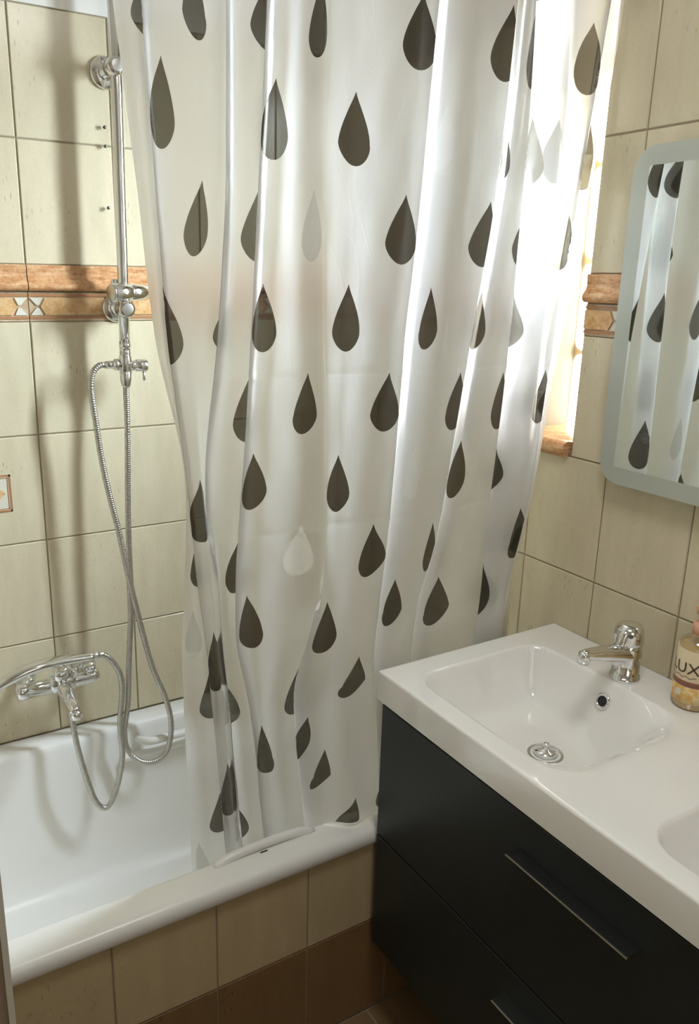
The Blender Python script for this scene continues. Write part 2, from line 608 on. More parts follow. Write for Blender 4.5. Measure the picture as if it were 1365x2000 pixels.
# right wall, with the window cut out
ys = [1.2655 + k * TW for k in range(-7, 4)]
rrows = rows[:]
for y in ys:
    a0, a1 = y, min(y + TW, BY)
    if a1 - a0 < 0.01:
        continue
    for z0, z1 in rows + [(HROW[-1] - TH, HROW[-1])]:
        for p0, p1 in window_cut(a0, a1, z0, z1):
            tile(wall_right, 0, RX, p0, p1, z0, z1, M['tile_y'])
    for p0, p1 in window_cut(a0, a1, Z_BB, Z_BT):
        band(wall_right, 0, RX, p0, p1, (y, y + TW))
tile(wall_right, 0, RX, 0.0, 1.15, Z_BT + 2 * TH, CEIL, M['tile_y'])

# window of glass blocks in its tiled reveal
XG = 1.463
win = obj('window_1', box(XG + 0.003, XG + 0.075, WY0 - 0.03, WY1 + 0.03, WZ0 - 0.03, WZ1), M['mortar'], None, False, (XG, 1.24, 1.24), 'structure')
for k in range(6):
    z0 = 1.247 + k * 0.199
    L = lambda x, ins, r: [(x, b, a) for a, b, _ in rrect(z0 + 0.004 + ins, z0 + 0.195 - ins, WY0 + 0.002 + ins, WY1 - 0.002 - ins, r, 0, 6)]
    obj('glass_block', loft([L(XG + 0.03, 0, .02), L(XG + 0.004, 0, .02), L(XG, 0.003, .019)], True, True), M['glass_block'], win, False)
for a0, a1, z0, z1, mt in ((RX, XG, WZ0, Z_BB, 'tile_y'), (RX, XG, Z_BB, Z_BT, 'orange'), (RX, XG, Z_BT, Z_BT + TH, 'tile_y'),
                           (RX, XG, Z_BT + TH, WZ1, 'tile_y')):
    tile(win, 1, WY1, a0, a1, z0, z1, M[mt])
    tile(win, 1, WY0, a0, a1, z0, z1, M[mt], sign=1, thick=0.004)
nose = [(RX - 0.004, 1.240)] + [(RX - 0.004 - 0.0175 * math.sin(a), 1.2575 - 0.0175 * math.cos(a)) for a in [math.pi * k / 8 for k in range(1, 8)]] + [(RX - 0.004, WZ0)]
sill = [(XG, WZ0 + 0.002)] + [(XG, 1.25), (RX, 1.25)] + nose + [(RX + 0.004, WZ0 - 0.002), (RX + 0.012, WZ0 - 0.002), (RX + 0.018, WZ0 + 0.001)]
n = len(sill)
V = [(x, WY0 + 0.005, z) for x, z in sill] + [(x, WY1, z) for x, z in sill]
obj('sill_tile', (V, [(k, (k + 1) % n, n + (k + 1) % n, n + k) for k in range(n)] + [tuple(range(n))[::-1], tuple(range(n, 2 * n))]),
    M['orange'], win, True, angle=40)

# floor
for i in range(-5, 2):
    for j in range(7):
        x0, y1 = 0.857 + i * 0.33, 1.175 - j * 0.33
        a0, a1, b0, b1 = max(x0, XL), min(x0 + .33, RX), max(y1 - .33, YF), y1
        if a1 > a0 and b1 > b0:
            tile(floor, 2, FZ, a0, a1, b0, b1, M['tile_floor'], sign=1, thick=0.004, gap=0.002)

# tiled apron under the bath
wall_apron = struct('wall_apron', slab(XL, RX, 1.1775, 1.19, 0, 0.4525), M['grout'])
for k in range(-6, 5):
    x = 0.495 + k * 0.203
    a0, a1 = max(x, XL), min(x + .203, RX)
    if a1 > a0:
        tile(wall_apron, 1, 1.175, a0, a1, 0.248, 0.4535, M['tile_apron'])
        tile(wall_apron, 1, 1.175, a0, a1, 0.0, 0.248, M['tile_brown'])

# ------------------------------------------------------------------ bathtub
TX0, TX1, TY0, TY1 = -0.386, 1.3125, 1.163, 1.8695
tub = thing('bathtub', (0.46, 1.52, 0), 'long white enamel bathtub behind a brown-tiled apron', 'bathtub')


def tub_loop(x0, x1, y0, y1, r, z):
    return rrect(x0, x1, y0, y1, r, z, 14)


lp = [tub_loop(TX0 + .004, TX1, TY0 + .004, TY1, .004, .4535), tub_loop(TX0, TX1, TY0, TY1, .005, .458), tub_loop(TX0, TX1, TY0, TY1, .006, .472),
      tub_loop(TX0 + .003, TX1, TY0 + .003, TY1, .008, .481), tub_loop(TX0 + .010, TX1 - .003, TY0 + .010, TY1 - .002, .012, .4875),
      tub_loop(TX0 + .020, TX1 - .008, TY0 + .020, TY1 - .006, .018, .490), tub_loop(TX0 + .055, TX1 - .05, 1.228, 1.815, .10, .4905),
      tub_loop(TX0 + .060, TX1 - .055, 1.234, 1.808, .10, .4890), tub_loop(TX0 + .065, TX1 - .06, 1.238, 1.803, .10, .484),
      tub_loop(TX0 + .072, TX1 - .066, 1.2405, 1.798, .10, .470), tub_loop(TX0 + .10, TX1 - .08, 1.246, 1.789, .105, .40),
      tub_loop(TX0 + .15, TX1 - .105, 1.258, 1.775, .11, .29), tub_loop(TX0 + .21, TX1 - .13, 1.272, 1.76, .12, .19),
      tub_loop(TX0 + .25, TX1 - .155, 1.29, 1.742, .12, .145), tub_loop(TX0 + .31, TX1 - .20, 1.325, 1.705, .11, .115),
      tub_loop(TX0 + .42, TX1 - .30, 1.40, 1.63, .09, .105)]
obj('basin', loft(lp, False, True), M['enamel'], tub)
obj('grip_bar', tube([(0.545, 1.797, 0.452), (0.56, 1.768, 0.455), (0.60, 1.757, 0.456), (0.80, 1.757, 0.456), (0.84, 1.768, 0.455), (0.855, 1.793, 0.452)], 0.0105, 12, 0.01), M['enamel'], tub)
obj('ledge', box(0.50, 1.15, 1.772, 1.80, 0.404, 0.420, 0.006, 3), M['enamel'], tub)
front = tube([(0.515, 1.225, 0.484), (0.535, 1.227, 0.493), (0.575, 1.2275, 0.498), (0.66, 1.2275, 0.499), (0.71, 1.227, 0.494), (0.735, 1.225, 0.484)], 0.0095, 12, 0.01)
grip = obj('front_grip', front, M['enamel'], tub)
obj('grip_slot', box(0.608, 0.624, 1.214, 1.2165, 0.4895, 0.4915), M['dark'], grip)

# ------------------------------------------------------------------ shower column on the tiled wall
rail = thing('shower_rail', (0.57, BY, 1.4), 'chrome shower riser rail with slider, brackets and diverter on the tiled wall', 'shower rail')
RY = 1.805
riser = [(0.571, RY, 2.42), (0.571, RY, 1.97), (0.566, RY, 1.6), (0.563, RY, 1.45)]
obj('riser_pipe', tube(riser, 0.0125, 20), M['chrome'], rail)
obj('sleeve', lathe((0.5635, RY, 1.452), (-0.015, 0, -1), [(0, .0135), (.012, .0135), (.0125, .0125), (.022, .0125), (.0225, .0135), (.026, .0135)], 20), M['chrome'], rail)
for zc in (2.012, 1.525):
    b = obj('wall_bracket', join(
        lathe((0.567, BY - .0005, zc), (0, -1, 0), [(0, .033), (.004, .033), (.008, .030), (.011, .019), (.012, .013), (.05, .013)], 28),
        lathe((0.567, RY + .020, zc), (0, -1, 0), [(0, .016), (.004, .019), (.036, .019), (.041, .017)], 24)), M['chrome'], rail)
    obj('bracket_cap', lathe((0.567, RY - .0205, zc), (0, -1, 0), [(0, .0135), (.003, .013), (.0035, .011)], 24), M['chrome_soft'], b)
sl = obj('slider', join(
    lathe((0.533, RY - .022, 1.5605), (1, .38, 0), [(0, .0175), (.002, .0195), (.045, .0195), (.046, .0190), (.047, .0195), (.075, .0185), (.098, .0155), (.100, .012)], 28),
    lathe((0.548, RY + .006, 1.575), (0, 0, 1), [(0, .007), (.012, .007), (.014, .005)], 16)), M['chrome'], rail)
obj('slider_cap', lathe((0.5332, RY - .0219, 1.5605), (-1, -.38, 0), [(0, .0175), (.002, .0172), (.003, .015)], 28), M['chrome_soft'], sl)
dv = obj('diverter', join(
    lathe((0.5628, RY, 1.428), (-.01, 0, -1), [(0, .0132), (.006, .0132), (.010, .0150), (.040, .0150), (.042, .0135), (.0425, .0142), (.062, .0128), (.074, .0105), (.078, .0085)], 20),
    lathe((0.556, RY, 1.4025), (-1, 0, 0), [(0, .010), (.010, .010), (.0105, .0135), (.020, .0135), (.0205, .010), (.028, .009), (.040, .0085)], 16),
    lathe((0.570, RY - .002, 1.399), (1, -.1, 0), [(0, .011), (.012, .0125), (.014, .0105), (.015, .0145), (.040, .0145), (.042, .012)], 20)), M['chrome'], rail)
obj('lever_pin', lathe((0.603, RY - .006, 1.388), (0, 0, -1), [(0, .004), (.022, .0035), (.024, .002)], 10), M['chrome'], dv)
for z in (1.904, 1.866, 1.74):
    obj('screw_hole', lathe((0.5585, BY - .006, z), (0, -1, 0), [(0, .0035), (.0055, .0035), (.0065, .002)], 10), M['dark_steel'], rail)

HOSE_A = [(0.4525, 1.762, 0.7225), (0.462, 1.763, 0.7205), (0.483, 1.765, 0.698), (0.501, 1.765, 0.658), (0.504, 1.765, 0.613), (0.496, 1.758, 0.563), (0.489, 1.748, 0.514), (0.489, 1.738, 0.463), (0.484, 1.734, 0.429), (0.47, 1.73, 0.378), (0.45, 1.727, 0.336), (0.433, 1.727, 0.327), (0.414, 1.728, 0.352), (0.399, 1.732, 0.408), (0.388, 1.739, 0.468), (0.381, 1.75, 0.526), (0.378, 1.76, 0.577), (0.377, 1.765, 0.603)]
HOSE_B = [(0.562, 1.805, 1.3485), (0.558, 1.8, 1.24), (0.551, 1.8, 1.055), (0.546, 1.8, 0.861), (0.545, 1.799, 0.794), (0.53, 1.782, 0.68), (0.518, 1.767, 0.578), (0.503, 1.758, 0.503), (0.508, 1.756, 0.451), (0.533, 1.742, 0.419), (0.566, 1.732, 0.412), (0.598, 1.732, 0.428), (0.614, 1.735, 0.47), (0.617, 1.74, 0.519), (0.608, 1.752, 0.576), (0.584, 1.766, 0.655), (0.564, 1.776, 0.758), (0.538, 1.775, 0.897), (0.522, 1.784, 1.013), (0.505, 1.793, 1.113), (0.494, 1.8, 1.198), (0.486, 1.8, 1.281), (0.481, 1.803, 1.351), (0.488, 1.804, 1.387), (0.503, 1.805, 1.4015), (0.5155, 1.805, 1.4025)]


def hose(name, pts, label):
    rib = lambda i, n: 0.0072 if i % 3 else 0.0060
    return props(obj(name, tube(pts, rib, 12, 0.0017), M['hose'], None, True, pts[0]), label, 'hose')


hose('shower_hose', HOSE_B, 'long ribbed metal hose looping down from the diverter of the riser rail')
hose('hand_shower_hose', HOSE_A, 'shorter ribbed metal hose hanging from the hand shower to the bath tap')

# ------------------------------------------------------------------ bath mixer tap and hand shower
mix = thing('bath_mixer', (0.37, BY, 0.66), 'chrome wall-mounted bath mixer tap under the riser rail', 'tap')
MY = 1.797
body = join(lathe((0.263, MY, 0.653), (1, 0, 0), [(0, .010), (.003, .0175), (.010, .0205), (.026, .0205), (.0265, .0185), (.080, .0185), (.090, .0185)], 24),
            lathe((0.392, MY, 0.655), (1, 0, 0), [(0, .0185), (.010, .0185), (.050, .0175), (.062, .016), (.066, .010)], 24),
            lathe((0.340, MY, 0.655), (1, 0, 0), [(0, .0185), (.006, .023), (.050, .023), (.058, .0185)], 24))
bo = obj('mixer_body', body, M['chrome'], mix)
for x in (0.297, 0.443):
    es = obj('escutcheon', lathe((x, BY - .0005, 0.655), (0, -1, 0), [(0, .028), (.003, .028), (.010, .025), (.016, .016), (.022, .013), (.05, .013)], 28), M['chrome'], mix)
    obj('union_nut', lathe((x, BY - .030, 0.655), (0, -1, 0), [(0, .015), (.002, .0175), (.022, .0175), (.024, .015)], 6), M['chrome'], es)
obj('cartridge_housing', lathe((0.366, MY + .002, 0.660), (0.05, -.25, 1), [(0, .021), (.018, .022), (.030, .020), (.036, .014), (.037, .008)], 24), M['chrome'], mix)
sp = obj('spout', tube([(0.367, MY - .006, 0.650), (0.370, MY - .040, 0.643), (0.373, MY - .078, 0.632), (0.375, MY - .100, 0.622)],
                       lambda i, n: 0.019 - 0.0062 * i / n, 18, 0.006), M['chrome'], mix)
obj('spout_nozzle', lathe((0.375, MY - .098, 0.626), (0.0, -.2, -1), [(0, .0115), (.002, .0135), (.018, .0135), (.020, .010)], 20), M['chrome'], sp)
obj('hose_outlet', lathe((0.376, MY - .028, 0.645), (0, -.05, -1), [(0, .009), (.020, .010), (.022, .0085), (.040, .0082)], 16), M['chrome'], mix)
obj('shower_cradle', join(tube([(0.392, MY - .010, 0.668), (0.395, MY - .026, 0.690), (0.395, MY - .034, 0.702)], 0.008, 12, 0.006),
                          tube([(0.383, MY - .026, 0.712), (0.386, MY - .022, 0.700), (0.397, MY - .020, 0.697), (0.410, MY - .022, 0.700), (0.412, MY - .026, 0.712)], 0.006, 10, 0.005)), M['chrome'], mix)
obj('diverter_knob', lathe((0.432, MY - .004, 0.668), (.1, -.45, 1), [(0, .010), (.008, .011), (.010, .0085), (.012, .014), (.024, .0145), (.028, .011)], 18), M['chrome'], mix)

hs = thing('hand_shower', (0.37, 1.76, 0.72), 'chrome hand shower lying across the bath mixer tap', 'hand shower')
hy = 1.762
obj('handle', tube([(0.438, hy, 0.7225), (0.415, hy, 0.7245), (0.375, hy, 0.728), (0.335, hy, 0.7285), (0.29, hy, 0.724), (0.25, hy, 0.712), (0.215, hy, 0.697)],
                   lambda i, n: 0.0125 + 0.006 * math.sin(math.pi * min(1, max(0, (i / n - .02) / .9)) * .8), 18, 0.006, 0.7), M['chrome'], hs)
obj('head', lathe((0.19, hy + .004, 0.696), (.35, .35, -1), [(-.010, .014), (-.006, .026), (.004, .034), (.012, .036), (.016, .034)], 28), M['chrome'], hs)
obj('hose_nut', lathe((0.434, hy, 0.7225), (1, 0, .0), [(0, .0095), (.004, .0105), (.016, .0105), (.018, .008)], 8), M['chrome'], hs)

# ------------------------------------------------------------------ washbasin vanity
VX0, VX1, VY0, VY1, VZ = 0.837, RX - 0.0005, 0.135, 1.158, 0.864
top = thing('double_washbasin', (1.07, 0.645, VZ), 'white ceramic double washbasin top over the black cabinet', 'washbasin')
nx, ny = 130, 280
edge = np.array([0, .0004, .0010, .0018, .0028, .0040, .0055, .0085])
gx = np.concatenate([VX0 + edge, np.linspace(VX0 + .012, VX1, nx - 8)])
gy = np.concatenate([VY0 + edge, np.linspace(VY0 + .012, VY1 - .012, ny - 16), VY1 - edge[::-1]])
X, Y = np.meshgrid(gx, gy, indexing='ij')


def bowl(cy):
    hx, hy_, cx = 0.1625, 0.197, 1.0425
    r = 0.055 + 0.030 * np.clip((cy - Y) / 0.12, 0, 1)
    qx, qy = np.abs(X - cx) - (hx - r), np.abs(Y - cy) - (hy_ - r)
    sd = np.hypot(np.maximum(qx, 0), np.maximum(qy, 0)) + np.minimum(np.maximum(qx, qy), 0) - r
    d = -sd
    # the end away from the bath runs in as a shallow ramp
    inward = cy - Y
    ramp = np.clip((inward + 0.01) / (hy_ - 0.01), 0, 1)
    wdt = 0.055 + 0.15 * ramp ** 1.3
    tt = np.clip(d / wdt, 0, 1)
    soft = ramp ** 0.7
    dep = 0.100 * ((1 - soft) * (1 - (1 - tt) ** 2.3) + soft * tt * tt * (3 - 2 * tt))
    lip = np.clip((d + 0.006) / 0.012, 0, 1)
    return dep * (lip * lip * (3 - 2 * lip)) + 0.008 * np.clip(1 - np.hypot(X - cx, Y - cy) / 0.14, 0, 1)* (tt > 0.5)


Z = VZ - bowl(0.905) - bowl(0.385)
ed = np.minimum(np.minimum(X - VX0, Y - VY0), np.minimum(VY1 - Y, 1e3))
R_ = 0.0055
e_ = np.clip(ed / R_, 0, 1)
Z = Z - R_ * (1 - np.sqrt(np.clip(1 - (1 - e_) ** 2, 0, 1)))
# spread the outermost grid lines for the rounded edge
V = [(X[i, j], Y[i, j], Z[i, j]) for i in range(nx) for j in range(ny)]
F = [(i * ny + j, (i + 1) * ny + j, (i + 1) * ny + j + 1, i * ny + j + 1) for i in range(nx - 1) for j in range(ny - 1)]
rim = [(i, 0) for i in range(nx)] + [(nx - 1, j) for j in range(1, ny)] + [(i, ny - 1) for i in range(nx - 2, -1, -1)] + [(0, j) for j in range(ny - 2, 0, -1)]
b0 = len(V)
V += [(X[i, j], Y[i, j], 0.801) for i, j in rim]
k = len(rim)
for q in range(k):
    a, b = rim[q], rim[(q + 1) % k]
    F.append((a[0] * ny + a[1], b0 + q, b0 + (q + 1) % k, b[0] * ny + b[1]))
slab_o = obj('basin_top', (V, F), M['ceramic'], top)
for cy, seen in ((0.905, True), (0.385, False)):
    zb = VZ - 0.108
    dr = obj('drain', join(lathe((1.0425, cy, zb - .004), (0, 0, 1), [(0, .034), (.0055, .034), (.0065, .032), (.0050, .0245)], 36)), M['chrome_soft'], top)
    obj('drain_plug', join(lathe((1.0425, cy, zb + .001), (0, 0, 1), [(0, .021), (.006, .023), (.009, .0215), (.0105, .010), (.012, .0085), (.013, .005)], 32),
                           lathe((1.0425, cy, zb + .013), (0, 0, 1), [(0, .005), (.006, .006), (.010, .006), (.011, .004)], 16)), M['chrome'], dr)
    xo = 1.1905
    ov = obj('overflow_ring', lathe((xo, cy + .003, 0.824), (-1, 0, .42), [(0, .0165), (.003, .0165), (.005, .0145), (.0045, .0105), (.002, .010)], 28), M['chrome'], top)
    obj('overflow_hole', lathe((xo, cy + .003, 0.824), (-1, 0, .42), [(0.0032, .0105), (.0036, .0102)], 24), M['dark'], ov)

cab = thing('vanity_cabinet', (1.08, 0.645, 0.2), 'black wall-hung vanity cabinet with two wide drawers under the washbasin', 'cabinet')
obj('carcass', join(box(0.868, RX - 0.0005, 0.139, 0.155, 0.216, 0.7995), box(0.868, RX - 0.0005, 1.138, 1.154, 0.216, 0.7995),
                    box(0.868, RX - 0.0005, 0.155, 1.138, 0.216, 0.232), box(RX - 0.0165, RX - 0.0005, 0.155, 1.138, 0.232, 0.7)), M['cabinet'], cab, False)
for z0, z1, hz in ((0.489, 0.787, 0.722), (0.212, 0.4855, 0.430)):
    d = obj('drawer', box(0.849, 0.8675, 0.137, 1.156, z0, z1, 0.0015, 2), M['cabinet'], cab, False)
    hd = obj('handle', box(0.8205, 0.8495, 0.536, 0.770, hz - .0015, hz + .0010, 0.0006, 1), M['dark_steel'], d, False)
    # the plate's bright front lip belongs to the same pull
    hd.data.materials.append(M['steel'])
    lip = box(0.8185, 0.8210, 0.536, 0.770, hz - .0022, hz + .0010, 0.0005, 1)
    bm = bmesh.new()
    bm.from_mesh(hd.data)
    vs = [bm.verts.new(Vector(p) - ORG[hd.name]) for p in lip[0]]
    for f in lip[1]:
        bm.faces.new([vs[k] for k in f]).material_index = 1
    bm.to_mesh(hd.data)
    bm.free()

# basin tap
tap = thing('basin_tap', (1.240, 0.905, VZ), 'chrome single-lever tap beside the left basin', 'tap')
T0 = Vector((1.240, 0.905, VZ))
obj('tap_body', lathe(T0, (0, 0, 1), [(0, .0285), (.004, .029), (.008, .0275), (.0085, .0255), (.040, .0255), (.062, .0262), (.078, .0258), (.080, .022)], 36), M['chrome'], tap)
sp = [T0 + Vector(q) for q in ((0.006, 0, .052), (-0.012, 0, .055), (-0.035, .0005, .060), (-0.065, .001, .066), (-0.095, .0015, .071), (-0.116, .002, .074), (-0.123, .002, .0735))]
so = obj('spout', tube(sp, lambda i, n: 0.0275 - 0.0170 * (i / n) ** 0.65, 24, 0.004, 0.92), M['chrome'], tap)
obj('aerator', lathe(sp[-1] + Vector((0.004, 0, 0.006)), (-.12, 0, -1), [(0, .0100), (.003, .0115), (.018, .0115), (.0185, .0105), (.022, .0105)], 22), M['chrome'], so)
lv = obj('lever_cap', lathe(T0 + Vector((0, 0, .073)), (-.10, 0, 1), [(0, .0240), (.004, .0272), (.020, .0275), (.030, .0265), (.037, .0225), (.041, .014), (.0425, .004)], 36), M['chrome'], tap)
obj('lever', tube([T0 + Vector(q) for q in ((-.006, -.004, .104), (-.022, -.004, .098), (-.030, -.004, .084), (-.0315, -.004, .076))], lambda i, n: 0.0125 - .003 * i / n, 16, 0.003, 0.75), M['chrome'], lv)
obj('lever_mark', lathe(T0 + Vector((-.0215, -.0185, .098)), (-1, -.9, .1), [(0, .0042), (.0018, .0042), (.002, .003)], 16), M['dark_steel'], lv)

# ------------------------------------------------------------------ mirror on the right wall
mir = thing('wall_mirror', (RX, 0.645, 1.526), 'frameless rounded mirror with frosted border on the right wall', 'mirror')
my0, my1, mz0, mz1 = 0.235, 1.0545, 1.2215, 1.834


def yz(l, x):
    return [(x, a, b) for a, b, _ in l]


fo = lambda ins, r, x: yz(rrect(my0 + ins, my1 - ins, mz0 + ins, mz1 - ins, r, 0, 12), x)
obj('backing', loft([fo(.03, .02, RX - .0005), fo(.03, .02, RX - .029)], True, True), M['grout'], mir, False)
obj('frosted_border', loft([fo(0, .045, RX - .029), fo(0, .045, RX - .0342), fo(.0008, .0445, RX - .035), fo(.034, .004, RX - .035)], True, False), M['frosted_border'], mir, True, angle=40)
obj('mirror_glass', loft([fo(.034, .004, RX - .0335), fo(.034, .004, RX - .0350)], False, True), M['mirror'], mir, False)
bt = []
for r0, r1 in ((.0085, .0095), (.0055, .0063), (.0020, .0030)):
    a = [(RX - .0352, 0.957 + r0 * math.cos(k * math.pi / 16), 1.3225 + r0 * math.sin(k * math.pi / 16)) for k in range(32)]
    b = [(RX - .0352, 0.957 + r1 * math.cos(k * math.pi / 16), 1.3225 + r1 * math.sin(k * math.pi / 16)) for k in range(32)]
    bt.append(loft([a, b]))
obj('touch_button', join(*bt), M['etch'], mir, False)

# ------------------------------------------------------------------ soap bottle
BX, BYY, BR = 1.262, 0.778, 0.0335
bot = thing('soap_bottle', (BX, BYY, VZ), 'clear pump bottle of amber hand soap with a cream label, cut by the picture edge', 'soap bottle')
t = NT('clear_plastic')
a = t.n('ShaderNodeBsdfTransparent', ins={'Color': (0.93, 0.9, 0.82, 1)})
b = t.n('ShaderNodeBsdfGlossy', ins={'Color': (1, 1, 1, 1), 'Roughness': 0.06})
m_ = t.n('ShaderNodeMixShader', ins={0: 0.12})
t.t.links.new(a.outputs[0], m_.inputs[1])
t.t.links.new(b.outputs[0], m_.inputs[2])
M['clear'] = t.end(m_.outputs[0])
M['soap'] = plain('amber_soap', (0.55, 0.42, 0.20), 0.15)
M['label'] = plain('cream_label', (0.72, 0.60, 0.40), 0.45)
M['label_brown'] = plain('brown_label_band', (0.25, 0.10, 0.06), 0.4)
t = NT('honey_label')
hn = t.noise(t.coords((1, 1, 1), False), 70.0, 3.0)
M['honey'] = t.end(t.pbr(Base_Color=t.ramp(hn, [(0.38, (0.72, 0.36, 0.08)), (0.52, (0.75, 0.50, 0.18)), (0.64, (0.82, 0.68, 0.38))]), Roughness=0.4))
M['peach'] = plain('peach_pump', (0.72, 0.40, 0.26), 0.3)
M['ink'] = plain('dark_brown_ink', (0.06, 0.03, 0.02), 0.5)
BP = (BX, BYY, VZ)
obj('soap', lathe(BP, (0, 0, 1), [(.002, BR - .004), (.004, BR - .002), (.118, BR - .002), (.1185, BR - .006)], 36), M['soap'], bot)
obj('bottle_wall', lathe(BP, (0, 0, 1), [(.0005, BR - .004), (.004, BR), (.118, BR), (.127, BR - .004), (.133, BR - .012), (.137, .0135), (.142, .0135)], 36), M['clear'], bot)
lab = obj('label', lathe(BP, (0, 0, 1), [(.014, BR), (.0142, BR + .0004), (.1145, BR + .0004), (.1147, BR)], 40), M['label'], bot)
obj('label_honey', lathe(BP, (0, 0, 1), [(.0142, BR), (.0144, BR + .0007), (.046, BR + .0007), (.0462, BR)], 40), M['honey'], lab)
obj('label_band', lathe(BP, (0, 0, 1), [(.047, BR), (.0472, BR + .0008), (.057, BR + .0008), (.0572, BR)], 40), M['label_brown'], lab)
pm = obj('pump', join(lathe(BP, (0, 0, 1), [(.140, .0155), (.158, .0155), (.160, .013), (.161, .005), (.176, .005), (.177, .012), (.188, .0135), (.191, .011)], 28),
                      tube([Vector(BP) + Vector(q) for q in ((0, 0, .184), (-.006, -.018, .184), (-.010, -.036, .181), (-.011, -.041, .176))], 0.0055, 12, 0.004)), M['peach'], bot)
FACE = math.radians(177)   # where the label's middle looks


def wrap(verts, r, z):
    return [(BX + r * math.cos(FACE + x / BR), BYY + r * math.sin(FACE + x / BR), z + y) for x, y in verts]


def text(name, s, size, z, x0, parent, mat, r=BR + .0013):
    cu = bpy.data.curves.new(name, 'FONT')
    cu.body, cu.size, cu.align_x = s, size, 'CENTER'
    cu.resolution_u = 3
    tmp = bpy.data.objects.new('text_source', cu)
    COL.objects.link(tmp)
    dg = bpy.context.evaluated_depsgraph_get()
    dg.update()
    me = bpy.data.meshes.new_from_object(tmp.evaluated_get(dg))
    bm = bmesh.new()
    bm.from_mesh(me)
    bmesh.ops.triangulate(bm, faces=bm.faces[:])
    bm.verts.index_update()
    v = [(q.co.x + x0, q.co.y) for q in bm.verts]
    f = [[k.index for k in p.verts] for p in bm.faces]
    bm.free()
    bpy.data.objects.remove(tmp)
    bpy.data.curves.remove(cu)
    return obj(name, (wrap(v, r, z), f), mat, parent, False)


text('lettering', 'LUX', 0.030, VZ + 0.072, 0.0, lab, M['ink'])
n = 24
st = [(-0.026 + 0.05 * k / n, 0.0015 * math.sin(k * 0.9)) for k in range(n + 1)]
obj('fine_print', (wrap([(x, y) for x, y in st] + [(x, y + .0011) for x, y in st], BR + .0013, VZ + 0.0645), [(k, k + 1, n + k + 2, n + k + 1) for k in range(n)]), M['ink'], lab, False)
fl = [(0.0, 0.0)] + [((0.0085 if k % 2 == 0 else 0.006) * math.cos(k * math.pi / 6), (0.0085 if k % 2 == 0 else 0.006) * math.sin(k * math.pi / 6)) for k in range(12)]
obj('flower_print', (wrap([(x - .003, y) for x, y in fl], BR + .0013, VZ + 0.034), [(0, 1 + k, 1 + (k + 1) % 12) for k in range(12)]), M['pale_glaze'], lab, False)

